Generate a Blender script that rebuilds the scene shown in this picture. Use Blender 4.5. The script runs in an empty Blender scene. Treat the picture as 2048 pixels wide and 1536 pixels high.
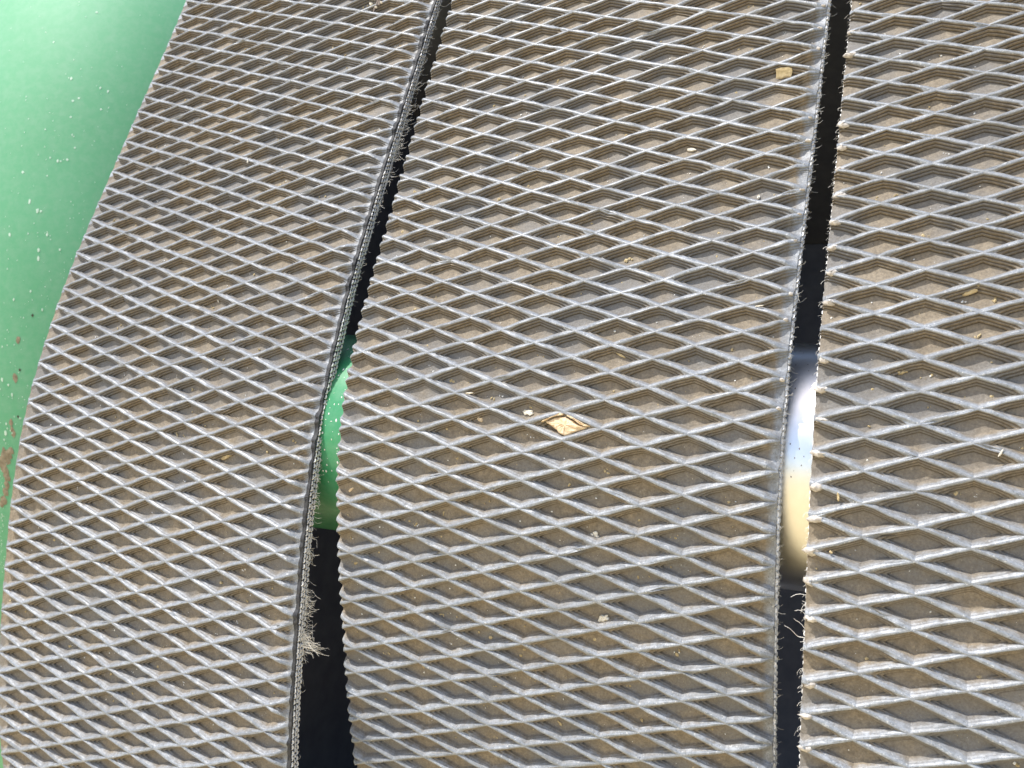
import bpy, bmesh, math, random
import numpy as np
from mathutils import Matrix, Vector

SC = bpy.context.scene
COL = SC.collection
rnd = random.Random(11)
npr = np.random.default_rng(5)
U = 0.0156                      # metres per tread unit (half a diamond's width)

LEAN = math.radians(20)          # the belts lean back from the viewer
SA, CA = math.sin(LEAN), math.cos(LEAN)

def W(p):                       # tread units (x right, y up, z towards the viewer) -> world metres, z up
    p = np.asarray(p, float)
    return np.stack([p[..., 0], p[..., 1] * SA - p[..., 2] * CA, p[..., 1] * CA + p[..., 2] * SA], -1) * U

# ------------------------------------------------------------------ camera
cam_d = bpy.data.cameras.new('camera')
cam = bpy.data.objects.new('camera', cam_d)
COL.objects.link(cam)
AX = np.array([[0.89750827, 0.1722033, -0.40598636],
               [-0.03843992, 0.94765346, 0.31697838],
               [0.4393191, -0.26888463, 0.8571463]])
CPOS = np.array([11.49714398, -7.14792194, 19.33637165])
cw = W(CPOS)
cols = [W(AX[i]) / U for i in range(3)]
cam.matrix_world = Matrix([[cols[0][r], cols[1][r], cols[2][r], cw[r]] for r in range(3)] + [[0, 0, 0, 1]])
cam_d.sensor_width = 36.0
cam_d.lens = 1853.56 / 2048 * 36.0
cam_d.clip_start = 0.005
cam_d.clip_end = 500.0
cam_d.dof.use_dof = True
cam_d.dof.focus_distance = 0.36
cam_d.dof.aperture_fstop = 28.0
SC.camera = cam

# ------------------------------------------------------------------ daylight
SUN = np.array([-0.37, 0.715, 0.59])
SUN = SUN / np.linalg.norm(SUN)
sw = W(SUN) / U
world = bpy.data.worlds.new('World')
SC.world = world
world.use_nodes = True
wn = world.node_tree
bg = wn.nodes['Background']
sky = wn.nodes.new('ShaderNodeTexSky')
sky.sky_type = 'NISHITA'
sky.sun_disc = False
sky.sun_elevation = math.asin(sw[2])
sky.sun_rotation = math.atan2(sw[0], sw[1])
sky.air_density = 1.0
sky.dust_density = 1.5
wn.links.new(sky.outputs[0], bg.inputs[0])
bg.inputs[1].default_value = 0.15
sun_d = bpy.data.lights.new('sun', 'SUN')
sun_d.energy = 3.3
sun_d.angle = math.radians(0.53)
sun_d.color = (1.0, 0.965, 0.91)
sun = bpy.data.objects.new('sun', sun_d)
COL.objects.link(sun)
sun.rotation_euler = Vector(sw).to_track_quat('Z', 'Y').to_euler()
SC.view_settings.view_transform = 'Standard'
SC.view_settings.look = 'None'
SC.view_settings.exposure = 0.72
SC.view_settings.gamma = 1.0

# ------------------------------------------------------------------ helpers
def link(o, parent=None):
    COL.objects.link(o)
    if parent is not None:
        o.parent = parent
    return o

def empty(name, label, cat, group=None, loc=(0, 0, 0)):
    o = bpy.data.objects.new(name, None)
    o.location = loc
    o.empty_display_size = 0.02
    tag(o, label, cat, group)
    return link(o)

def tag(o, label=None, cat=None, group=None, kind=None):
    if label: o['label'] = label
    if cat: o['category'] = cat
    if group: o['group'] = group
    if kind: o['kind'] = kind
    return o

def mesh_obj(name, verts, faces, mats, parent=None, smooth=False, mi=None):
    me = bpy.data.meshes.new(name)
    me.from_pydata([tuple(map(float, v)) for v in verts], [], [tuple(map(int, f)) for f in faces])
    for m in (mats if isinstance(mats, (list, tuple)) else [mats]):
        me.materials.append(m)
    if smooth:
        me.polygons.foreach_set('use_smooth', [True] * len(me.polygons))
    if mi is not None:
        me.polygons.foreach_set('material_index', mi)
    me.update()
    o = bpy.data.objects.new(name, me)
    return link(o, parent)

def vnoise(x, y, seed=0):
    xi = np.floor(x).astype(np.int64); yi = np.floor(y).astype(np.int64)
    fx = x - xi; fy = y - yi
    fx = fx * fx * (3 - 2 * fx); fy = fy * fy * (3 - 2 * fy)
    def h(a, b):
        n = (a * 374761393 + b * 668265263 + seed * 974634777) & 0xFFFFFFFF
        n = ((n ^ (n >> 13)) * 1274126177) & 0xFFFFFFFF
        return ((n ^ (n >> 16)) & 0xFFFF) / 32767.5 - 1.0
    return ((h(xi, yi) * (1 - fx) + h(xi + 1, yi) * fx) * (1 - fy)
            + (h(xi, yi + 1) * (1 - fx) + h(xi + 1, yi + 1) * fx) * fy)

def sstep(a, b, x):
    t = np.clip((x - a) / (b - a), 0, 1)
    return t * t * (3 - 2 * t)

# ------------------------------------------------------------------ materials
class NT:
    def __init__(self, name):
        self.m = bpy.data.materials.new(name)
        self.m.use_nodes = True
        self.t = self.m.node_tree
        self.b = self.t.nodes['Principled BSDF']
    def n(self, kind, **kw):
        nd = self.t.nodes.new(kind)
        for k, v in kw.items():
            if k in nd.inputs: nd.inputs[k].default_value = v
            else: setattr(nd, k, v)
        return nd
    def l(self, a, b): self.t.links.new(a, b)
    def coord(self):
        return self.n('ShaderNodeTexCoord').outputs['Object']
    def noise(self, scale, detail=4, rough=0.6):
        nd = self.n('ShaderNodeTexNoise')
        nd.inputs['Scale'].default_value = scale
        nd.inputs['Detail'].default_value = detail
        nd.inputs['Roughness'].default_value = rough
        self.l(self.coord(), nd.inputs['Vector'])
        return nd.outputs[0]
    def ramp(self, src, stops):
        r = self.n('ShaderNodeValToRGB')
        e = r.color_ramp.elements
        while len(e) < len(stops): e.new(0.5)
        for i, (p, c) in enumerate(stops):
            e[i].position = p
            e[i].color = (c, c, c, 1) if isinstance(c, (int, float)) else (*c, 1)
        self.l(src, r.inputs[0])
        return r.outputs[0]
    def mix(self, fac, a, b, mode='MIX'):
        m = self.n('ShaderNodeMix')
        m.data_type = 'RGBA'; m.blend_type = mode
        for sock, v in ((m.inputs[0], fac), (m.inputs[6], a), (m.inputs[7], b)):
            if isinstance(v, (int, float)): sock.default_value = v
            elif isinstance(v, tuple): sock.default_value = (*v, 1)
            else: self.l(v, sock)
        return m.outputs[2]
    def bump(self, src, strength, dist):
        b = self.n('ShaderNodeBump')
        b.inputs['Strength'].default_value = strength
        b.inputs['Distance'].default_value = dist
        self.l(src, b.inputs['Height'])
        self.l(b.outputs[0], self.b.inputs['Normal'])
    def base(self, v):
        if isinstance(v, tuple): self.b.inputs['Base Color'].default_value = (*v, 1)
        else: self.l(v, self.b.inputs['Base Color'])
    def rough(self, v):
        if isinstance(v, (int, float)): self.b.inputs['Roughness'].default_value = v
        else: self.l(v, self.b.inputs['Roughness'])

def rubber_tread():
    k = NT('worn rubber tread')
    at = k.n('ShaderNodeAttribute'); at.attribute_name = 'wear_shade'
    wear_shade = at.outputs['Fac']                      # 1 on rubbed ridge tops, 0 in pockets, negative for painted groove shade
    fine = k.noise(2600, 3, 0.7)
    mid = k.noise(420, 5, 0.65)
    big = k.noise(38, 3, 0.5)
    dust = k.mix(k.ramp(mid, [(0.32, 0.0), (0.68, 1.0)]), (0.185, 0.147, 0.100), (0.310, 0.252, 0.178))
    dust = k.mix(k.ramp(big, [(0.42, 0.0), (0.62, 1.0)]), dust, (0.190, 0.180, 0.168))
    dust = k.mix(k.ramp(k.noise(1250, 4, 0.75), [(0.40, 0.0), (0.66, 0.55)]), dust, (0.090, 0.074, 0.056))
    dust = k.mix(k.ramp(k.noise(900, 5, 0.8), [(0.58, 0.0), (0.72, 0.6)]), dust, (0.42, 0.37, 0.29))
    scuff = k.mix(k.ramp(mid, [(0.30, 0.0), (0.70, 1.0)]), (0.183, 0.200, 0.222), (0.340, 0.361, 0.391))
    scuff = k.mix(k.ramp(k.noise(1700, 3, 0.7), [(0.55, 0.0), (0.66, 0.75)]), scuff, (0.085, 0.095, 0.110))
    scuff = k.mix(k.ramp(k.noise(1500, 2, 0.5), [(0.63, 0.0), (0.70, 0.7)]), scuff, (0.62, 0.62, 0.60))
    scuff = k.mix(k.ramp(k.noise(55, 3, 0.6), [(0.35, 0.45), (0.60, 0.0)]), scuff, (0.150, 0.150, 0.150))
    wv = k.n('ShaderNodeMath', operation='ADD')
    k.l(wear_shade, wv.inputs[0])
    nz = k.n('ShaderNodeMath', operation='MULTIPLY_ADD')
    k.l(mid, nz.inputs[0]); nz.inputs[1].default_value = 0.9; nz.inputs[2].default_value = -0.45
    k.l(nz.outputs[0], wv.inputs[1])
    wf = k.ramp(wv.outputs[0], [(0.25, 0.0), (0.85, 1.0)])
    groove_shade = k.ramp(k.n('ShaderNodeMath', operation='MULTIPLY').outputs[0], [(0.15, 0.0), (0.75, 1.0)])
    gm = groove_shade.node.inputs[0].links[0].from_node; k.l(wear_shade, gm.inputs[0]); gm.inputs[1].default_value = -1.0
    k.base(k.mix(groove_shade, k.mix(wf, dust, scuff), (0.066, 0.052, 0.037)))  # grooves tinted dark to paint shade bands on the steps
    k.rough(k.mix(wf, (0.72, 0.72, 0.72), (0.39, 0.39, 0.39)))
    k.bump(k.mix(0.5, fine, mid), 0.35, 0.0004)
    return k.m

def simple(name, col, col2, rough, scale, metal=0.0, bump=0.2, dist=0.0003, stops=(0.35, 0.65)):
    k = NT(name)
    ns = k.noise(scale, 5, 0.6)
    k.base(k.mix(k.ramp(ns, [(stops[0], 0.0), (stops[1], 1.0)]), col, col2))
    k.rough(rough)
    k.b.inputs['Metallic'].default_value = metal
    if bump: k.bump(ns, bump, dist)
    return k.m

def green_paint(name, milk, rough, deep=1.0):
    k = NT(name)
    big = k.noise(9, 3, 0.5)
    fine = k.noise(700, 3, 0.6)
    c = k.mix(k.ramp(big, [(0.35, 0.0), (0.65, 1.0)]), (0.055 * deep, 0.330 * deep, 0.140 * deep), (0.070 * deep, 0.365 * deep, 0.165 * deep))
    c = k.mix(k.ramp(k.noise(160, 6, 0.7), [(0.40, milk), (0.75, milk + 0.15)]), c, (0.42, 0.52, 0.44))
    k.base(c)
    k.rough(rough)
    k.b.inputs['Specular IOR Level'].default_value = 0.38
    k.bump(fine, 0.12, 0.0002)
    return k.m

def worn_steel():
    k = NT('belt polished steel')
    ns = k.noise(300, 4, 0.6)
    k.base(k.mix(ns, (0.76, 0.75, 0.72), (0.86, 0.86, 0.85)))
    k.b.inputs['Metallic'].default_value = 1.0
    k.rough(k.mix(ns, (0.29, 0.29, 0.29), (0.36, 0.36, 0.36)))
    k.bump(ns, 0.05, 0.0001)
    return k.m

M_TREAD = rubber_tread()
M_CARC = simple('dark rubber carcass', (0.022, 0.023, 0.026), (0.055, 0.055, 0.058), 0.7, 900)
M_CORD = simple('ply cord ends', (0.80, 0.79, 0.77), (0.92, 0.91, 0.89), 0.85, 1500)
M_FRAY = simple('frayed cotton fibre', (0.66, 0.62, 0.54), (0.86, 0.83, 0.77), 0.9, 900, bump=0)
M_GREEN = green_paint('dusty green enamel', 0.15, 0.62)
M_ROLLGREEN = green_paint('green roller enamel', 0.0, 0.36, 0.78)
M_STEEL = worn_steel()
M_DARK = simple('grimy dark steel', (0.075, 0.082, 0.105), (0.105, 0.112, 0.135), 0.75, 60)
M_MUD = simple('dried mud smear', (0.20, 0.165, 0.105), (0.33, 0.28, 0.19), 0.95, 260, bump=0.8, dist=0.001)
M_CLOD = simple('dried pale mud', (0.60, 0.45, 0.28), (0.82, 0.66, 0.45), 0.95, 500, bump=0.7, dist=0.0008)
M_STRAW = simple('dry straw', (0.36, 0.27, 0.13), (0.62, 0.50, 0.29), 0.7, 380, bump=0.6)
M_PALE = simple('bleached chaff', (0.62, 0.56, 0.44), (0.85, 0.80, 0.70), 0.75, 700, bump=0.3)
M_SPECK = simple('pale specks', (0.70, 0.68, 0.62), (0.88, 0.88, 0.86), 0.6, 900, bump=0)
M_CHIP = simple('pale paint chips', (0.42, 0.62, 0.48), (0.62, 0.76, 0.64), 0.7, 600, bump=0)
M_RUST = simple('dark grimy spots', (0.03, 0.045, 0.03), (0.09, 0.08, 0.05), 0.9, 600, bump=0)
M_TWIG = simple('grey brown twig', (0.12, 0.09, 0.07), (0.24, 0.20, 0.17), 0.85, 700, bump=0.4)
M_GROUND = simple('dry stubble ground', (0.58, 0.44, 0.21), (0.80, 0.65, 0.37), 0.95, 3, bump=0.5, dist=0.02)

# ------------------------------------------------------------------ belt geometry
H = 0.6763456592625668                          # height of a diamond (its width is 2)
SK = np.array([-16, -9, -5, -2.5, 0, 2.5, 5, 8, 14.0])
SG = np.linspace(-24, 24, 961)
DEPTH = 0.22                                    # pocket depth
THICK = 0.52                                    # whole belt thickness

class Belt:
    def __init__(self, kap, x0, v0, c1, zo, c2, c3, yaw, ul, ur):
        k = np.interp(SG, SK, kap)
        k = np.where(SG > 14.5, 0.02, k); k = np.where(SG < -16, 0.0, k)
        ds = SG[1] - SG[0]
        th = np.concatenate([[0], np.cumsum((k[1:] + k[:-1]) / 2 * ds)])
        i0 = np.searchsorted(SG, 0); th -= th[i0]
        ty, tz = -np.cos(th), -np.sin(th)
        y = np.concatenate([[0], np.cumsum((ty[1:] + ty[:-1]) / 2 * ds)])
        z = np.concatenate([[0], np.cumsum((tz[1:] + tz[:-1]) / 2 * ds)])
        self.y, self.z, self.th = y - y[i0], z - z[i0], th
        self.p = (x0, v0, c1 * .01, zo, c2 * .001, c3 * 1e-4, yaw)
        self.ul, self.ur = ul, ur
    def map(self, u, v, h):                     # across, along (down), height above ridge tops
        x0, v0, c1, zo, c2, c3, yaw = self.p
        s = v + v0
        Y = np.interp(s, SG, self.y); Z = np.interp(s, SG, self.z); T = np.interp(s, SG, self.th)
        sc = np.clip(s, -15, 15)
        x = u + x0 + c1 * sc + c2 * sc * sc + c3 * sc ** 3
        sl = c1 + 2 * c2 * sc + 3 * c3 * sc * sc
        Y = Y + np.cos(T) * sl * u; Z = Z + np.sin(T) * sl * u + zo + yaw * u
        Ny, Nz = -np.sin(T), np.cos(T)
        return np.stack([x, Y + h * Ny, Z + h * Nz], -1)
    def frame(self, u, v, h=0.0):
        P = self.map(np.array([u, u + .01, u]), np.array([v, v, v + .01]), np.array([h, h, h]))
        a = P[1] - P[0]; b = P[2] - P[0]
        a /= np.linalg.norm(a); b /= np.linalg.norm(b)
        return P[0], a, b, np.cross(b, a)

KM = [-0.01837626, 0.00938289, -0.00381297, 0.00363973, 0.06009866, 0.11503421, 0.03908405, 0.00458847, 0.06935572]
KL = [-0.01864634, 0.00422918, 0.00141229, 0.03034643, 0.0201519, 0.0571685, 0.03094802, 0.00398042, 0.07038815]
KR = [-0.01837626, 0.00837306, -0.0079815, 0.01588983, 0.05975476, 0.07236871, 0.01996655, 0.00467697, 0.06935572]
BELTS = [Belt(KL, -12.14410214, 0.20091787, 0.89614297, -0.33728806, -0.39122612, 0.03667227, 0.00146, -4.20, 7.77),
         Belt(KM, 0, 0, 0.0162819, 0, -0.00041308, -0.0000168, 0.0, -3.42, 8.00),
         Belt(KR, 9.70615765, -0.1562893, 0.96997485, 0.01415006, -0.18198946, -0.26776099, 0.00048, -1.06, 10.3)]
V0, V1 = -19.0, 18.0

def tread_flat(ul, ur, seed):
    nx0, nx1 = int(math.floor(ul)) - 1, int(math.ceil(ur)) + 1
    SEG = 4
    rho = 0.5 * H / math.sqrt(1 + (H / 2) ** 2)
    # rings of one pocket: (inset, height, wear) for the stepped upper walls and, second, the lower walls, ridge grey carried down to paint them lit
    rings = [((0.0, 0.0, 1.0), (0.0, 0.0, 1.0)), ((0.014, 0.0, 1.0), (0.016, 0.0, 1.0)), ((0.032, -0.012, 0.9), (0.037, -0.014, 1.0))]
    o = 0.036
    n = 3
    for i in range(n):                          # stepped wall, painted shade in the groove under every step
        bot = -0.012 - (DEPTH - 0.012) * (i + 1) / n
        t0 = -0.012 - (DEPTH - 0.012) * i / n
        w1 = 1.0 + bot / DEPTH * 0.95
        lo = 0.043 + 0.135 * (i + 1) / n
        lm = 0.043 + 0.135 * i / n
        st = 0.006 if i == 2 else 0.0           # only the lowest steps show on the lower walls
        rings.append(((o + 0.004, bot + 0.022, 0.10), (lm + 0.015 - st, t0 - 0.020 - st, w1 + .1)))
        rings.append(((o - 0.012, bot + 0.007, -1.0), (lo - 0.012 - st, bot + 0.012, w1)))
        o += 0.044
        rings.append(((o, bot, 0.16), (lo, bot, w1)))
    rings.append(((0.245, -DEPTH - 0.006, 0.0),) * 2)
    t = np.linspace(0, 1, SEG + 1)[:-1]
    cor = np.array([[0, -H / 2], [1, 0], [0, H / 2], [-1, 0]])
    base = np.concatenate([cor[i] + (cor[(i + 1) % 4] - cor[i]) * t[:, None] for i in range(4)])
    m = len(base)
    cell = []
    jj = np.arange(m)
    lowf = np.interp(np.minimum(np.abs(jj - 2 * SEG), m), [0, SEG - 1, SEG], [1, 1, 0.5])   # 1 along the lower two edges
    lowf = np.where(np.abs(jj - 2 * SEG) > SEG, 0.0, lowf)
    for k, (up, lw) in enumerate(rings):
        off = up[0] * (1 - lowf) + lw[0] * lowf
        hh = up[1] * (1 - lowf) + lw[1] * lowf
        we = up[2] * (1 - lowf) + lw[2] * lowf
        b = base * (1 - off / rho)[:, None]
        if k > 2:                               # blunt the sharp corners of the pocket
            b[:, 0] *= 1 - 0.10 * (np.abs(base[:, 0]) ** 4)
        cell.append(np.column_stack([b, hh, we]))
    cell.append(np.array([[0, 0, -DEPTH - 0.004, 0.0]]))
    cell = np.concatenate(cell)
    quads = []
    for r in range(len(rings) - 1):
        for j in range(m):
            a = r * m + j; b = r * m + (j + 1) % m
            quads.append((a, b, b + m, a + m))
    last = (len(rings) - 1) * m
    tris = [(last + j, last + (j + 1) % m, last + m) for j in range(m)]
    cen = []
    for n_ in range(nx0, nx1 + 1):
        k0 = int(math.floor(V0 / H - n_ / 2)) - 1; k1 = int(math.ceil(V1 / H - n_ / 2)) + 1
        for k in range(k0, k1):
            vc = (k + .5 + n_ / 2) * H
            if V0 < vc < V1: cen.append((n_, vc))
    cen = np.array(cen)
    nv = len(cell)
    co = np.repeat(cell[None], len(cen), 0)
    co[:, :, 0] += cen[:, None, 0]; co[:, :, 1] += cen[:, None, 1]
    # each pocket floor silted to its own level
    lift = npr.random(len(cen)) ** 2 * 0.040 + np.where(npr.random(len(cen)) < 0.07, npr.random(len(cen)) * 0.07, 0)
    dep = np.clip(-co[:, :, 2] / DEPTH, 0, 1) ** 3
    co[:, :, 2] += dep * lift[:, None]
    co = co.reshape(-1, 4)
    offs = (np.arange(len(cen)) * nv)
    q = (np.array(quads)[None] + offs[:, None, None]).reshape(-1, 4)
    tr = (np.array(tris)[None] + offs[:, None, None]).reshape(-1, 3)
    return co, [tuple(x) for x in q.tolist()] + [tuple(x) for x in tr.tolist()]

def make_tread(belt, root, seed, cuts, drop, side_mat):
    co, fc = tread_flat(belt.ul, belt.ur, seed)
    me = bpy.data.meshes.new('diamond_tread')
    me.from_pydata(co[:, :3].tolist(), [], fc)
    at = me.attributes.new('wear_shade', 'FLOAT', 'POINT'); at.data.foreach_set('value', co[:, 3])
    bm = bmesh.new(); bm.from_mesh(me)
    bmesh.ops.remove_doubles(bm, verts=[v for v in bm.verts if v.co.z > -0.001], dist=0.002)
    def geom(lo, hi):
        fs = [f for f in bm.faces if any(lo < v.co.x < hi for v in f.verts)]
        es = {e for f in fs for e in f.edges}; vs = {v for f in fs for v in f.verts}
        return list(vs) + list(es) + fs
    for c in cuts:
        bmesh.ops.bisect_plane(bm, geom=geom(c - 1.3, c + 1.3), plane_co=(c, 0, 0), plane_no=(1, 0, 0), dist=1e-5)
    bmesh.ops.bisect_plane(bm, geom=bm.verts[:] + bm.edges[:] + bm.faces[:], plane_co=(belt.ul, 0, 0), plane_no=(-1, 0, 0), clear_outer=True, dist=1e-5)
    bmesh.ops.bisect_plane(bm, geom=bm.verts[:] + bm.edges[:] + bm.faces[:], plane_co=(belt.ur, 0, 0), plane_no=(1, 0, 0), clear_outer=True, dist=1e-5)
    # cut side faces down to the carcass
    for side in (belt.ul, belt.ur):
        es = [e for e in bm.edges if len(e.link_faces) == 1 and all(abs(v.co.x - side) < 1e-4 for v in e.verts)]
        r = bmesh.ops.extrude_edge_only(bm, edges=es)
        for v in [g for g in r['geom'] if isinstance(g, bmesh.types.BMVert)]:
            v.co.z = -DEPTH - 0.05
    for f in bm.faces:
        if any(v.co.z < -DEPTH - 0.04 for v in f.verts) or (side_mat is M_CARC and f.calc_center_median().x > belt.ur - .085): f.material_index = 1  # left belt's right rim darkened too, painting in its shaded edge
    bmesh.ops.recalc_face_normals(bm, faces=bm.faces[:])
    bm.to_mesh(me); bm.free()
    n = len(me.vertices)
    p = np.empty(n * 3); me.vertices.foreach_get('co', p); p = p.reshape(-1, 3)
    u, v, h = p[:, 0].copy(), p[:, 1].copy(), p[:, 2].copy()
    w = np.empty(n); me.attributes['wear_shade'].data.foreach_get('value', w)
    mask = drop(u, v)
    low = h < -DEPTH - 0.03
    h = np.where(low, h, -DEPTH + (h + DEPTH) * (1 - mask))
    du = 0.042 * vnoise(u * 1.1, v * 1.6, seed) + 0.010 * vnoise(u * 5, v * 7, seed + 1)
    dv = 0.020 * vnoise(u * 0.9, v * 1.4, seed + 2) + 0.012 * vnoise(u * 5, v * 7, seed + 3) + 0.004 * vnoise(u * 19, v * 23, seed + 8)
    inner = sstep(0.0, 0.12, np.minimum(u - belt.ul, belt.ur - u))
    topf = np.clip(1 + h / DEPTH, 0, 1)
    dh = 0.016 * vnoise(u * 1.7, v * 2.3, seed + 4) + 0.012 * vnoise(u * 9, v * 12, seed + 5)
    nick = vnoise(u * 3.1, v * 4.3, seed + 6)
    dh = dh - 0.06 * sstep(0.78, 0.95, nick)
    edge_rag = 0.012 * vnoise(v * 9, u * 0 + seed, seed + 7)
    u2 = u + du * inner + edge_rag * (1 - inner)
    P = belt.map(u2, v + dv * np.where(low, 0, 1), h + dh * topf)
    me.vertices.foreach_set('co', W(P).ravel())
    w = np.clip(np.maximum(w, -1.0 + 1.75 * sstep(belt.ur - .5, belt.ur - .1, u)), -1, 1)
    me.attributes['wear_shade'].data.foreach_set('value', w)
    me.materials.append(M_TREAD); me.materials.append(side_mat)
    me.update()
    o = bpy.data.objects.new('diamond_tread', me)
    return link(o, root)

def make_carcass(belt, root):
    vs = np.linspace(V0, V1, 260)
    pts = []
    a, b = belt.ul + 0.012, belt.ur - 0.012
    prof = [(a, -DEPTH - 0.035), (a + 0.005, -0.38), (a, -THICK), (b, -THICK), (b - 0.005, -0.38), (b, -DEPTH - 0.035)]
    for v in vs:
        for (u, h) in prof:
            pts.append((u + (0.008 * rnd.uniform(-1, 1) if abs(h) > .3 else 0), v, h))
    pts = np.array(pts)
    P = W(belt.map(pts[:, 0], pts[:, 1], pts[:, 2]))
    k = len(prof); f = []
    for i in range(len(vs) - 1):
        for j in range(k - 1):
            f.append((i * k + j, (i + 1) * k + j, (i + 1) * k + j + 1, i * k + j + 1))
        f.append((i * k + k - 1, (i + 1) * k + k - 1, (i + 1) * k, i * k))
    f.append(tuple(range(k))); f.append(tuple(range((len(vs) - 1) * k, len(vs) * k))[::-1])
    return mesh_obj('rubber_carcass', P, f, M_CARC, root)

class Tubes:                                     # thin three-sided fibres joined into one mesh
    def __init__(self): self.v = []; self.f = []
    def add(self, path, r0, r1):
        path = np.asarray(path, float); n = len(path); o = len(self.v)
        d = np.gradient(path, axis=0); d /= np.linalg.norm(d, axis=1)[:, None] + 1e-9
        ref = np.array([0.31, 0.2, 0.93])
        a = np.cross(d, ref); a /= np.linalg.norm(a, axis=1)[:, None] + 1e-9
        b = np.cross(d, a)
        for i in range(n):
            r = r0 + (r1 - r0) * i / (n - 1)
            for k in range(3):
                t = 2.0944 * k
                self.v.append(path[i] + r * (math.cos(t) * a[i] + math.sin(t) * b[i]))
        for i in range(n - 1):
            for k in range(3):
                k2 = (k + 1) % 3
                self.f.append((o + i * 3 + k, o + i * 3 + k2, o + (i + 1) * 3 + k2, o + (i + 1) * 3 + k))
        self.f.append((o, o + 1, o + 2)); e = o + (n - 1) * 3
        self.f.append((e + 2, e + 1, e))
    def obj(self, name, mat, parent):
        o = mesh_obj(name, W(np.array(self.v)), self.f, mat, parent)
        o['kind'] = 'stuff'
        return o

def cords(belt, root, side, hs, r, amp=0.010):
    """rows of cut cord ends along one edge of a belt: each a short proud stitch"""
    u0 = belt.ur if side > 0 else belt.ul
    for row, h in enumerate(hs):
        T = Tubes()
        pitch = 0.150
        v = V0 + 0.3 + row * 0.06
        while v < V1 - 0.3:
            L = pitch * rnd.uniform(0.62, 0.86)
            hh = h + rnd.uniform(-amp, amp)
            uu = u0 + side * (0.004 + rnd.uniform(-0.004, 0.012))
            q = np.array([[uu - side * .02, v, hh - 0.012], [uu + side * .012, v + L * .25, hh], [uu + side * .014, v + L * .7, hh + .006], [uu - side * .02, v + L, hh + 0.014]])
            T.add(belt.map(q[:, 0], q[:, 1], q[:, 2]), r * rnd.uniform(.8, 1.15), r * rnd.uniform(.7, 1.0))
            v += pitch * rnd.uniform(0.93, 1.07)
        T.obj('ply_cord_row', M_CORD, root)

def fibre(belt, T, u, v, h, du, dv, dh, curl, r):
    n = 7
    ph = rnd.uniform(0, 6.28)
    pts = []
    for i in range(n):
        t = i / (n - 1)
        pts.append((u + du * t + curl * math.sin(ph + 5.5 * t) * t, v + dv * t * t + curl * math.cos(ph + 6 * t) * t, h + dh * t))
    q = np.array(pts)
    T.add(belt.map(q[:, 0], q[:, 1], q[:, 2]), r, r * 0.45)

def fray(belt, root, side, count, length, hs, v_lo=-13, v_hi=14, dens=None, r=0.0065):
    u0 = belt.ur if side > 0 else belt.ul
    T = Tubes()
    for i in range(count):
        v = rnd.uniform(v_lo, v_hi)
        a = 1.0 if dens is None else dens(v)
        if rnd.random() > a: continue
        L = length * rnd.uniform(0.25, 1.0) ** 1.5 * (0.6 + 0.8 * a)
        fibre(belt, T, u0 - side * 0.02, v, rnd.choice(hs) + rnd.uniform(-.03, .03), side * L * rnd.uniform(.5, 1), L * rnd.uniform(-.5, .9), L * rnd.uniform(-.35, .35), L * rnd.uniform(.08, .45), r * .8 * rnd.uniform(.6, 1.2))
    return T

LABELS = ['dusty black rubber belt with diamond tread, beside the green panel at left',
          'middle diamond tread rubber belt, between the two open gaps, holding a cracked mud clod',
          'rightmost diamond tread rubber belt, running out of the picture on the right']
roots = []
for i, b in enumerate(BELTS):
    g = b.frame(2, 0, 0)[0]
    roots.append(empty('rubber_belt', LABELS[i], 'rubber belt', 'diamond tread belts side by side over the roller'))
bL, bM, bR = BELTS
rL, rM, rR = roots

make_tread(bL, rL, 10, [-3.98, -3.90, 7.25, 7.4, 7.5, 7.6, 7.685], lambda u, v: np.maximum(0.92 * sstep(-3.90, -3.98, u), 0.90 * sstep(7.32, 7.84, u + 0.10 * vnoise(v * 3, u * 0, 3))), M_CARC)
make_tread(bM, rM, 40, [-3.34, 7.75, 7.88], lambda u, v: 0.55 * sstep(7.75, 8.02, u) + 0.30 * sstep(-3.33, -3.42, u), M_TREAD)
make_tread(bR, rR, 70, [-0.95], lambda u, v: 0.4 * sstep(-0.93, -1.07, u + 0.05 * vnoise(v * 4, u * 0, 9)), M_TREAD)
for b, r in zip(BELTS, roots): make_carcass(b, r)

cords(bL, rL, 1, (-0.285, -0.385, -0.485), 0.037)
cords(bM, rM, 1, (-0.28, -0.38, -0.48), 0.034)
cords(bR, rR, -1, (-0.36,), 0.012)

def densL(v):
    return 0.25 + 0.75 * (math.exp(-((v + 8.0) / 3.0) ** 2) + 0.5 * math.exp(-((v - 4.5) / 1.2) ** 2) + 0.6 * math.exp(-(v - 7.4) ** 2 / .5))
T = fray(bL, rL, 1, 620, 0.34, (-0.40, -0.50, -0.50), dens=densL)
for (vc, cnt, L, sp) in ((7.15, 46, .60, .28), (7.95, 60, 1.05, .16), (8.25, 16, .95, .10), (5.7, 16, .55, .25), (-6.6, 40, .42, .6), (-8.3, 30, .38, .8), (4.0, 24, .36, .5)):
    for _ in range(cnt):                         # the long loose tufts
        l = 0.85 * L * rnd.uniform(.25, 1)
        fibre(bL, T, bL.ur - .02, vc + rnd.gauss(0, sp), rnd.uniform(-.51, -.40), l * rnd.uniform(.55, .95), l * rnd.uniform(.05, .55), rnd.uniform(-.25, .1) * l, l * rnd.uniform(.06, .26), rnd.uniform(.0035, .0062))
fr = T.obj('frayed_fibres', M_FRAY, rL)
T = Tubes()                                      # one pulled thread lying along the edge
q = np.array([[7.81, -7.3 + 0.35 * k, -0.45 + 0.03 * math.sin(k)] for k in range(12)])
T.add(bL.map(q[:, 0], q[:, 1], q[:, 2]), .014, .010)
o = T.obj('pulled_thread', M_CORD, rL); del o['kind']
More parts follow.
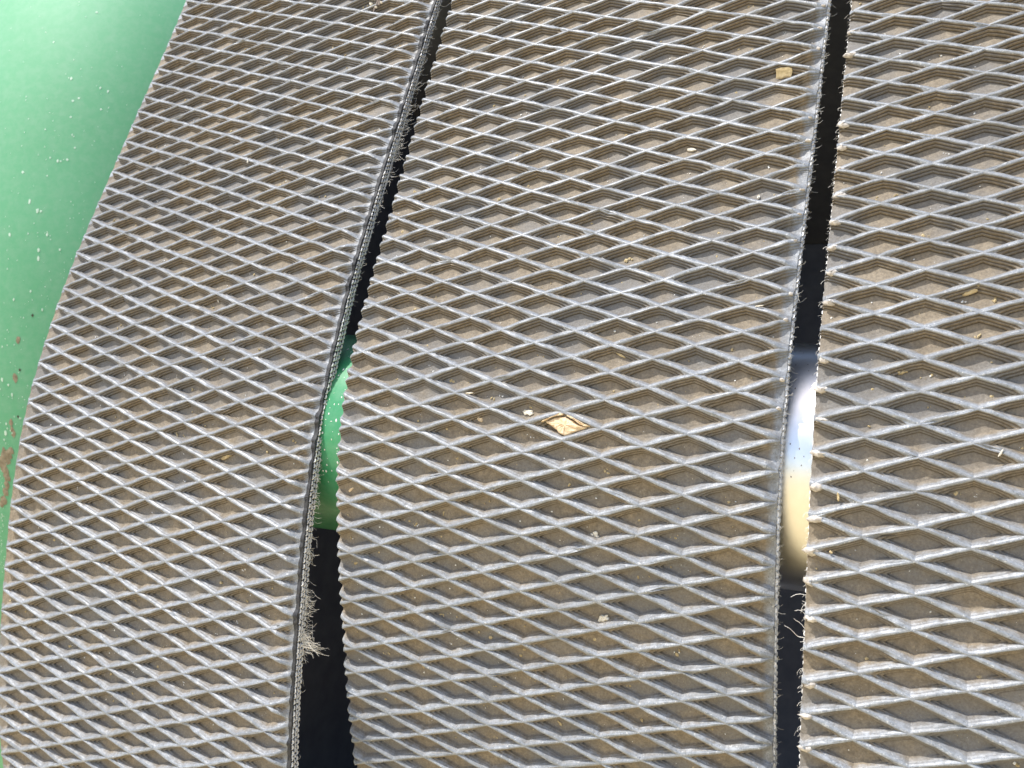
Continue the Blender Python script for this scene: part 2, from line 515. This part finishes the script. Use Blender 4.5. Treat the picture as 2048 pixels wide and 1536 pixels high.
o['label'] = 'single pale thread pulled loose along the belt edge'
T = fray(bM, rM, 1, 620, 0.14, (-0.28, -0.38, -0.48))
T.obj('frayed_fibres', M_FRAY, rM)
T = fray(bM, rM, -1, 60, 0.10, (-0.3, -0.5), -1.5, 2)
T.obj('frayed_fibres', M_FRAY, rM)
T = fray(bR, rR, -1, 600, 0.12, (-0.28, -0.4, -0.5))
for _ in range(5): fibre(bR, T, bR.ul + .02, rnd.gauss(5.9, .3), rnd.uniform(-.5, -.3), -rnd.uniform(.1, .45), rnd.uniform(-.25, .15), rnd.uniform(-.1, .1), .05, .008)
T.obj('frayed_fibres', M_FRAY, rR)

def nub(belt, u, v, su, sv, sh, h0):
    """a small torn lump of rubber"""
    a = []; f = []
    for i in range(5):
        for j in range(8):
            th = math.pi * (i / 4 - .5); ph = 2 * math.pi * j / 8
            k = 1 + rnd.uniform(-.28, .28)
            a.append((u + su * k * math.cos(th) * math.cos(ph), v + sv * k * math.cos(th) * math.sin(ph), h0 + sh * k * math.sin(th)))
    for i in range(4):
        for j in range(8):
            f.append((i * 8 + j, i * 8 + (j + 1) % 8, (i + 1) * 8 + (j + 1) % 8, (i + 1) * 8 + j))
    q = np.array(a)
    return W(belt.map(q[:, 0], q[:, 1], q[:, 2])), f

M_NUB = simple('torn rubber ends', (0.38, 0.34, 0.30), (0.62, 0.58, 0.53), 0.85, 800, bump=0.6)
for k in range(-20, 24):                         # torn ridge ends on the left edge of the right belt
    if rnd.random() < 0.12: continue
    v = (k - 0.5) * H + 0.02
    P, f = nub(bR, -0.93 + rnd.uniform(-.03, .05), v + rnd.uniform(-.03, .05), rnd.uniform(.12, .21), rnd.uniform(.06, .10), .07, -0.06)
    mesh_obj('torn_ridge_end', P, f, M_NUB, rR, True)
for k in range(-17, 6):
    if rnd.random() < 0.45: continue
    P, f = nub(bM, 7.93 + rnd.uniform(-.04, .02), (k) * H + rnd.uniform(-.03, .03), rnd.uniform(.05, .09), rnd.uniform(.03, .05), .04, -0.08)
    mesh_obj('torn_ridge_end', P, f, M_NUB, rM, True)

# ------------------------------------------------------------------ roller behind the belts
s0 = 2.5
Yc = float(np.interp(s0, SG, bM.y)); Zc = float(np.interp(s0, SG, bM.z)); Tc = float(np.interp(s0, SG, bM.th))
RR = 3.0
CY = Yc + math.sin(Tc) * (0.53 + RR); CZ = Zc - math.cos(Tc) * (0.53 + RR)
roller = empty('steel_roller', 'roller behind the belts, green paint in the left gap, shiny steel in the right gap', 'roller', loc=tuple(W((0, CY, CZ))))
roller_loc = np.array(W((0, CY, CZ)))
def drum(name, x0, x1, r, mat, ripple=0.0):
    n = 160; xs = np.linspace(x0, x1, max(2, int((x1 - x0) * 3))); v = []; f = []
    for x in xs:
        for j in range(n):
            a = 2 * math.pi * j / n
            v.append((x, CY + r * math.sin(a), CZ + r * math.cos(a)))
    for i in range(len(xs) - 1):
        for j in range(n):
            f.append((i * n + j, (i + 1) * n + j, (i + 1) * n + (j + 1) % n, i * n + (j + 1) % n))
    o = len(v)
    f.append(tuple(range(n))[::-1]); f.append(tuple(range((len(xs) - 1) * n, len(xs) * n)))
    ob = mesh_obj(name, W(np.array(v)) - roller_loc, f, mat, roller, True)
    for p in ob.data.polygons:
        if len(p.vertices) > 4: p.use_smooth = False
    return ob
drum('bare_steel_sleeve', -14.6, 22.5, RR, M_STEEL)
drum('painted_band', -6.2, -1.6, RR + 0.012, M_ROLLGREEN)
drum('end_flange', -14.9, -14.6, RR - 0.06, M_DARK)
drum('end_flange', 22.5, 22.9, RR - 0.06, M_DARK)
def drum_specks(name, n, x0, x1, a0, a1, mat, s0, s1, rbase):
    v = []; f = []
    for _ in range(n):
        x = rnd.uniform(x0, x1); a = rnd.uniform(a0, a1); s = rnd.uniform(s0, s1) ; o = len(v); m = 7
        r = rbase + 0.002; el = rnd.uniform(.6, 1.8)
        v.append((x, CY + (r + s * .5) * math.sin(a), CZ + (r + s * .5) * math.cos(a)))
        for j in range(m):
            t = 2 * math.pi * j / m; k = s * rnd.uniform(.7, 1.2)
            aa = a + k * el * math.sin(t) / RR
            v.append((x + k * math.cos(t), CY + r * math.sin(aa), CZ + r * math.cos(aa)))
        for j in range(m): f.append((o, o + 1 + j, o + 1 + (j + 1) % m))
    ob = mesh_obj(name, W(np.array(v)) - roller_loc, f, mat, roller)
    ob['kind'] = 'stuff'
drum_specks('paint_chips', 110, -4.6, -3.0, -0.75, 0.75, M_SPECK, .010, .028, RR + .012)
drum_specks('grit_specks', 60, 7.4, 9.2, -0.7, 0.9, M_TWIG, .006, .016, RR)

# ------------------------------------------------------------------ green side panel
def panel_pt(ph, y, off=0.0):
    Rx, Rz, xc, zc = 13.0, 12.0, -33.8, -16.0
    zz = zc - (y - 15) ** 2 / 80.0
    return np.stack([xc + (Rx + off) * np.sin(ph), y + 0 * ph, zz + (Rz + off) * np.cos(ph)], -1)
panel = empty('green_side_panel', 'glossy green painted panel curving away behind the left belt edge', 'panel')
phs = np.linspace(-1.3, 1.75, 90); ys = np.linspace(-46, 46, 70)
vv = []; ff = []
for y in ys:
    for sgn in (0.0, -0.35):
        vv.append(W(panel_pt(phs, np.full_like(phs, y), sgn)))
NP = len(phs)
vv = np.concatenate(vv)
def pi(i, s, j): return (i * 2 + s) * NP + j
for i in range(len(ys) - 1):
    for j in range(NP - 1):
        ff.append((pi(i, 0, j), pi(i, 0, j + 1), pi(i + 1, 0, j + 1), pi(i + 1, 0, j)))
        ff.append((pi(i, 1, j), pi(i + 1, 1, j), pi(i + 1, 1, j + 1), pi(i, 1, j + 1)))
    for j in (0, NP - 1):
        ff.append((pi(i, 0, j), pi(i + 1, 0, j), pi(i + 1, 1, j), pi(i, 1, j)))
for i in (0, len(ys) - 1):
    for j in range(NP - 1):
        ff.append((pi(i, 0, j), pi(i, 0, j + 1), pi(i, 1, j + 1), pi(i, 1, j)))
mesh_obj('painted_sheet', vv, ff, M_GREEN, panel, True)

def panel_hit(px, py):                           # where on the panel a mark sits (nearest fit of the view ray)
    c = np.array([(px - 1024) / 1853.56, (768 - py) / 1853.56, -1.0]); r = AX.T @ c
    best = None
    for t in np.linspace(20, 70, 1200):
        P = CPOS + r * t
        zz = -16.0 - (P[1] - 15) ** 2 / 80.0
        q = ((P[0] + 33.8) / 13.0) ** 2 + ((P[2] - zz) / 12.0) ** 2
        if q < 1:
            return math.atan2((P[0] + 33.8) / 13.0, (P[2] - zz) / 12.0), P[1]
    return None
def panel_blobs(name, items, mat, kind='stuff', thick=.012):
    v = []; f = []
    for (ph, y, s, sy) in items:
        o = len(v); m = 9
        v.append(panel_pt(np.array([ph]), np.array([y]), thick * (1 + s))[0])
        for j in range(m):
            t = 2 * math.pi * j / m; k = s * rnd.uniform(.7, 1.2)
            v.append(panel_pt(np.array([ph + k * math.cos(t) / 14]), np.array([y + k * sy * math.sin(t)]), 0.006)[0])
        for j in range(m): f.append((o, o + 1 + j, o + 1 + (j + 1) % m))
    ob = mesh_obj(name, W(np.array(v)), f, mat, panel)
    if kind: ob['kind'] = kind
    return ob
marks = []
for (px, py) in ((143, 157), (201, 177), (216, 183), (202, 219), (142, 235), (91, 259), (158, 197), (146, 202), (116, 323), (122, 323), (135, 320), (101, 316),
                 (46, 345), (95, 352), (75, 421), (82, 423), (95, 470), (78, 501), (77, 517), (120, 500), (20, 470), (108, 85), (13, 848), (5, 760), (17, 770), (25, 790), (12, 866), (62, 583), (193, 25), (150, 296), (60, 404), (9, 880), (85, 620), (28, 600)):
    h = panel_hit(px, py)
    if h: marks.append((h[0], h[1], rnd.uniform(.035, .075), rnd.uniform(.8, 1.8)))
for _ in range(240):
    py = rnd.uniform(0, 1150); px = rnd.uniform(0, max(10, 350 - py * .36))
    h = panel_hit(px, py)
    if h: marks.append((h[0], h[1], rnd.uniform(.010, .028), rnd.uniform(.8, 2.0)))
panel_blobs('paint_chips', marks, M_CHIP)
spots = []
for (px, py) in ((65, 631), (40, 740), (37, 834)):
    h = panel_hit(px, py); spots.append((h[0], h[1], .06, 1.2))
panel_blobs('grime_spots', spots, M_RUST)
crust = []
for (px, py, s) in ((31, 757, .22), (23, 846, .20), (27, 868, .18), (24, 858, .16), (8, 900, .14), (37, 680, .2)):
    h = panel_hit(px, py); crust.append((h[0], h[1], s * .6, 1.6))
panel_blobs('mud_crust', crust, M_MUD)
sm = []
for (px, py, s) in ((18, 908, .55), (12, 916, .7), (22, 902, .4), (6, 925, .7), (10, 940, .62), (14, 955, .52), (14, 970, .5), (12, 985, .5), (8, 1000, .48), (4, 1008, .4)):
    h = panel_hit(px, py); sm.append((h[0], h[1], s * .38, 1.1))
o = panel_blobs('mud_smear', sm, M_MUD, None, .02)
o['label'] = 'brown dried mud smear on the green paint'

# ------------------------------------------------------------------ dark chamber behind the belts
def slab(name, x0, x1, y0, y1, z0, z1, parent, mat=M_DARK):
    v = [(x, y, z) for x in (x0, x1) for y in (y0, y1) for z in (z0, z1)]
    f = [(0, 1, 3, 2), (4, 6, 7, 5), (0, 4, 5, 1), (2, 3, 7, 6), (0, 2, 6, 4), (1, 5, 7, 3)]
    ob = mesh_obj(name, W(np.array(v, float)), f, mat, parent)
    bv = ob.modifiers.new('edge', 'BEVEL'); bv.width = 0.002; bv.segments = 2
    return ob
chamber = empty('bale_chamber', 'dark steel chamber seen as black through the gaps between belts', 'chamber')
slab('back_plate', -19, 24, -19.95, 22.4, -41, -40, chamber)
slab('side_plate', -19.6, -19.02, -19.95, 22.4, -41, -12, chamber)
slab('side_plate', 24.02, 24.6, -19.95, 22.4, -41, -3, chamber)
slab('top_plate', -19.6, 24.6, 22.5, 23.0, -41, -9.8, chamber)
slab('added_slit_lip', -19.6, 24.6, 22.5, 23.0, -7.2, -1.2, chamber)  # unseen lip, added to leave a narrow sky slit for the roller's reflection
slab('floor_plate', -19.6, 24.6, -20.6, -20.0, -41, -11.0, chamber)

# ------------------------------------------------------------------ ground
gv = [(-150, 150, -0.95), (150, 150, -0.95), (150, -150, -0.95), (-150, -150, -0.95)]
tag(mesh_obj('ground', np.array(gv, float), [(3, 2, 1, 0)], M_GROUND), kind='structure', label='dry straw coloured field')

# ------------------------------------------------------------------ bits lodged on the belts
def patch(belt, u, v, h, outline, thick, mat, name, parent=None, rough=.3, seed=0, tilt=(0, 0)):
    """a thin irregular flake lying on the belt: outline in belt units"""
    P0, A, B, N = belt.frame(u, v, h)
    A2 = A + N * tilt[0]; B2 = B + N * tilt[1]
    m = len(outline)
    loops = [(1.0, 0.0), (1.0, thick * .55), (.82, thick), (.40, thick * 1.15)]
    verts = []; f = []
    for k, (sc, hh) in enumerate(loops):
        for (a, b) in outline:
            j = rnd.uniform(-rough, rough) * thick
            verts.append(P0 + A2 * a * sc + B2 * b * sc + N * (hh + j))
    c = len(verts); verts.append(P0 + N * thick * (1.1 + rnd.uniform(-rough, rough)))
    for k in range(len(loops) - 1):
        for j in range(m):
            f.append((k * m + j, k * m + (j + 1) % m, (k + 1) * m + (j + 1) % m, (k + 1) * m + j))
    for j in range(m): f.append(((len(loops) - 1) * m + j, (len(loops) - 1) * m + (j + 1) % m, c))
    f.append(tuple(range(m))[::-1])
    V_ = W(np.array(verts)); org = W(P0)
    ob = mesh_obj(name, V_ - org, f, mat, parent)
    ob.location = tuple(org)
    return ob
def blob_outline(a, b, ang=0.0, m=12, rag=.22):
    c, s = math.cos(ang), math.sin(ang); out = []
    for j in range(m):
        t = 2 * math.pi * j / m; k = 1 + rnd.uniform(-rag, rag)
        x, y = a * k * math.cos(t), b * k * math.sin(t)
        out.append((x * c - y * s, x * s + y * c))
    return out
def bit(name, belt, u, v, a, b, ang, thick, mat, label, cat, h=-0.205, m=12, rag=.22, tilt=(0, 0), group=None):
    ob = patch(belt, u, v, h, blob_outline(a, b, ang, m, rag), thick, mat, name, tilt=tilt)
    tag(ob, label, cat, group)
    return ob

# cracked mud clod filling one pocket of the middle belt
P0, A, B, N = bM.frame(3.0, 1.98, -0.2)
clod = empty('mud_clod', 'pale tan cracked mud clod filling one diamond pocket of the middle belt', 'mud clod', loc=tuple(W(P0)))
def clod_piece(pts, thick, hh):
    m = len(pts); fine = []
    for i in range(m):                          # subdivide the outline and roughen it
        a = np.array(pts[i]); b = np.array(pts[(i + 1) % m])
        for t in (0, .33, .66): fine.append(a + (b - a) * t + np.array([rnd.uniform(-.014, .014), rnd.uniform(-.010, .010)]))
    cx = np.mean(fine, 0); v = []; f = []; n = len(fine)
    for sc, h2 in ((1.0, 0.0), (.98, thick * .7), (.86, thick), (.6, thick * 1.1), (.3, thick * 1.15)):
        for q in fine:
            w_ = cx + (q - cx) * sc
            v.append(P0 + A * w_[0] + B * w_[1] + N * (hh + h2 + rnd.uniform(-.016, .016)))
    c = len(v); v.append(P0 + A * cx[0] + B * cx[1] + N * (hh + thick * 1.1))
    for k in range(4):
        for j in range(n): f.append((k * n + j, k * n + (j + 1) % n, (k + 1) * n + (j + 1) % n, (k + 1) * n + j))
    for j in range(n): f.append((4 * n + j, 4 * n + (j + 1) % n, c))
    ob = mesh_obj('crust_piece', W(np.array(v)) - W(P0), f, M_CLOD, clod)
clod_piece([(1.16 * a, 1.16 * b) for a, b in [(-.40, -.03), (-.22, -.13), (0.02, -.17), (.16, -.10), (.30, -.02), (.54, .03), (.40, .10), (.06, .235), (-.10, .17), (-.24, .06)]], .15, 0.0)
clod_piece([(1.16 * a, 1.16 * b) for a, b in [(-.50, -.02), (-.30, -.13), (-.06, -.24), (.02, -.23), (-.02, -.19), (-.24, -.15), (-.42, -.04)]], .17, 0.01)
clod_piece([(1.16 * a, 1.16 * b) for a, b in [(.04, -.235), (.30, -.12), (.60, .01), (.50, .03), (.34, -.04), (.18, -.125), (.06, -.19)]], .17, 0.01)

# straw flakes and other single bits
ob = patch(bM, 7.16, -7.52, -.12, [(-.20, -.09), (-.05, -.105), (.10, -.10), (.19, -.085), (.205, 0), (.17, .09), (.08, .075), (-.06, .10), (-.19, .095), (-.185, 0)], .018, M_STRAW, 'straw_flake', tilt=(0, -.7))
tag(ob, 'square golden straw flake high on the right side of the middle belt', 'straw')
fl = empty('straw_flake', 'split straw flake of two yellow strands on the right belt', 'straw', loc=tuple(W(bR.frame(1.83, -1.22, -.15)[0])))
org = np.array(fl.location)
for dv, aa in ((-.045, .19), (.035, .16)):
    ob = patch(bR, 1.83 - dv * .4, -1.22 + dv, -.13, blob_outline(aa, .036, -.32, 12, .15), .03, M_STRAW, 'strand', None, tilt=(0, -.5))
    ob.location = tuple(np.array(ob.location) - org); ob.parent = fl
bit('straw_bit', bL, 2.44, -6.55, .085, .022, 1.5, .03, M_PALE, 'short pale straw bit standing on a ridge in the upper part of the left belt', 'straw', h=0.0, tilt=(0, .1))
pt = empty('chaff_petal', 'pale lobed chaff flake right of centre, below the mud clod', 'chaff', loc=tuple(W(bM.frame(3.87, 4.54, -.2)[0])))
org = np.array(pt.location)
for (a, b) in ((-.06, .01), (.03, -.045), (.06, .03)):
    ob = patch(bM, 3.87 + a, 4.54 + b, -.2, blob_outline(.06, .045, 0, 9, .15), .035, M_PALE, 'lobe', None)
    ob.location = tuple(np.array(ob.location) - org); ob.parent = pt
bit('chaff_crumb', bM, 4.10, 6.53, .15, .085, -.5, .06, M_PALE, 'large pale chaff crumb in a pocket low on the middle belt', 'chaff', m=16, rag=.3)
bit('straw_splinter', bR, -0.48, 3.27, .11, .025, 1.45, .025, M_STRAW, 'yellow straw splinter by the left edge of the right belt', 'straw', h=-.02, m=10)
bit('seed', bR, -0.58, 4.40, .035, .026, .6, .035, M_STRAW, 'small tan seed below the yellow splinter on the right belt', 'seed', h=-.02)
bit('chaff_crumb', bM, 2.00, 1.72, .15, .07, .1, .03, M_PALE, 'scuffed pale chaff patch just left of the mud clod', 'chaff', m=16, rag=.4)
bit('straw_sliver', bM, 4.19, 0.21, .15, .022, .45, .025, M_STRAW, 'thin golden straw sliver above and right of the mud clod', 'straw', h=-.16)
bit('chaff_flake', bM, 5.09, -5.48, .12, .045, .1, .03, M_PALE, 'oval pale chaff flake in the upper part of the middle belt', 'chaff')
bit('straw_crumb', bM, 6.83, -4.32, .07, .03, .1, .04, M_STRAW, 'golden straw crumb near the right edge of the middle belt, above a seed', 'straw')
bit('seed', bM, 6.93, -3.98, .035, .055, .2, .04, M_PALE, 'pale seed near the right edge of the middle belt, below a golden crumb', 'seed')
bit('straw_chip', bM, -3.02, 4.08, .10, .035, -.7, .035, M_CLOD, 'peach coloured chip at the left edge of the middle belt beside the green roller', 'straw')
bit('straw_crumb', bM, 0.71, 1.97, .075, .06, .4, .05, M_CLOD, 'tan crumb left of the mud clod and lower than the pale scuffed patch', 'straw', rag=.35)
bit('straw_crumb', bR, 0.60, 0.57, .13, .05, -.2, .05, M_STRAW, 'golden straw crumb on the right belt, level with the white metal shine', 'straw', rag=.35)
bit('straw_fibre', bM, 7.31, -0.99, .09, .014, -.15, .02, M_PALE, 'curled white fibre at the right edge of the middle belt', 'fibre', h=0.0)
bit('straw_splinter', bR, 2.43, 2.19, .085, .02, -1.1, .025, M_PALE, 'white splinter slanting on a ridge at the far right', 'straw', h=0.0)
bit('chaff_splinter', bM, 0.44, 1.35, .11, .020, -.1, .025, M_PALE, 'white splinter lying along a ridge left of the mud clod', 'chaff', h=0.0)
bit('straw_crumb', bL, 4.72, 3.27, .16, .05, -.4, .05, M_STRAW, 'golden ribbed straw crumb on the left belt', 'straw', m=16, rag=.3)
bit('straw_curl', bL, 2.68, 2.73, .09, .02, 1.0, .03, M_STRAW, 'curled straw scrap left of the golden crumb on the left belt', 'straw')
bit('straw_curl', bL, 2.98, -1.55, .11, .02, .9, .03, M_PALE, 'pale hooked straw scrap in the middle of the left belt', 'straw')
bit('straw_bit', bL, 2.36, -5.62, .07, .025, -.4, .03, M_STRAW, 'yellow straw bit below the standing one on the left belt', 'straw')
bit('straw_bit', bR, 1.68, 8.16, .10, .025, .6, .03, M_STRAW, 'yellow straw bit low on the right belt', 'straw')
bit('seed', bR, 2.81, 6.73, .035, .05, .2, .04, M_STRAW, 'yellow seed at the far right edge, low on the right belt', 'seed')
bit('grain', bL, 5.02, 6.79, .055, .04, .4, .05, M_STRAW, 'small yellow grain low on the left belt', 'grain')
bit('straw_crumb', bM, 0.0, 4.6, .06, .025, .2, .03, M_STRAW, 'yellow straw sliver low on the left half of the middle belt', 'straw')
bit('rust_stain', bR, 3.0, -5.0, .16, .07, -.4, .03, M_CLOD, 'orange tan crumb at the upper right edge of the picture', 'crumb')

# twig at the top of the left belt
tw = empty('twig', 'grey brown twig with white flecks at the top edge of the left belt', 'twig', loc=tuple(W(bL.frame(5.52, -12.9, -.05)[0])))
org = np.array(tw.location)
T = Tubes()
q = np.array([[5.45, -14.2, .10], [5.55, -13.5, .08], [5.58, -13.0, .03], [5.66, -12.65, -.03]])
T.add(bL.map(q[:, 0], q[:, 1], q[:, 2]), .10, .05)
q = np.array([[5.62, -12.9, .02], [5.50, -12.55, -.04], [5.46, -12.3, -.10]])
T.add(bL.map(q[:, 0], q[:, 1], q[:, 2]), .045, .02)
o = mesh_obj('stem', W(np.array(T.v)) - org, T.f, M_TWIG, tw)
for (u, v, s) in ((5.72, -12.95, .07), (5.34, -12.72, .06), (5.60, -12.52, .045), (5.76, -12.7, .045)):
    ob = patch(bL, u, v, .0, blob_outline(s, s * .7, .5, 8, .3), .05, M_PALE, 'fleck', None)
    ob.location = tuple(np.array(ob.location) - org); ob.parent = tw

# countless white specks and chaff dust on the three belts
def specks(belt, name, n, u0, u1, v0, v1, mat, s0, s1, onridge, label):
    v = []; f = []
    c = 0
    while c < n:
        u = rnd.uniform(u0, u1); w = rnd.uniform(v0, v1)
        a = abs(((w - H / 2 * u) / H + .5) % 1 - .5); b = abs(((w + H / 2 * u) / H + .5) % 1 - .5)
        d = min(a, b)                            # distance from the nearest ridge line in cells
        if onridge and d > .08: continue
        if not onridge and d < .30: continue
        c += 1
        h = 0.004 if onridge else -0.205
        cnt = 1 if rnd.random() < .8 else 3
        for _ in range(cnt):
            uu = u + (rnd.uniform(-.07, .07) if cnt > 1 else 0); ww = w + (rnd.uniform(-.04, .04) if cnt > 1 else 0)
            s = s0 + (s1 - s0) * rnd.random() ** 2.5
            el = rnd.uniform(.4, 1.0); ang = rnd.uniform(0, 3.14); o = len(v); m = 6
            pts = [(uu, ww, h + s * .6)]
            for j in range(m):
                t = 2 * math.pi * j / m; k = s * rnd.uniform(.75, 1.2)
                x, y = k * math.cos(t), k * el * math.sin(t)
                pts.append((uu + x * math.cos(ang) - y * math.sin(ang), ww + x * math.sin(ang) + y * math.cos(ang), h))
            q = np.array(pts)
            v.extend(belt.map(q[:, 0], q[:, 1], q[:, 2]))
            for j in range(m): f.append((o, o + 1 + j, o + 1 + (j + 1) % m))
    ob = mesh_obj(name, W(np.array(v)), f, mat)
    tag(ob, label, None, None, 'stuff')
    return ob
for b, nm, ul, ur, n in ((bL, 'left', -3.8, 7.3, 210), (bM, 'middle', -3.3, 7.8, 270), (bR, 'right', -0.9, 4.5, 140)):
    specks(b, 'chaff_specks', n, ul, ur, -13, 11, M_SPECK, .008, .032, False, 'tiny white chaff specks in the pockets of the %s belt' % nm)
    specks(b, 'straw_dust', int(n * 1.0), ul, ur, -13, 11, M_STRAW, .010, .060, False, 'tiny golden straw crumbs in the pockets of the %s belt' % nm)
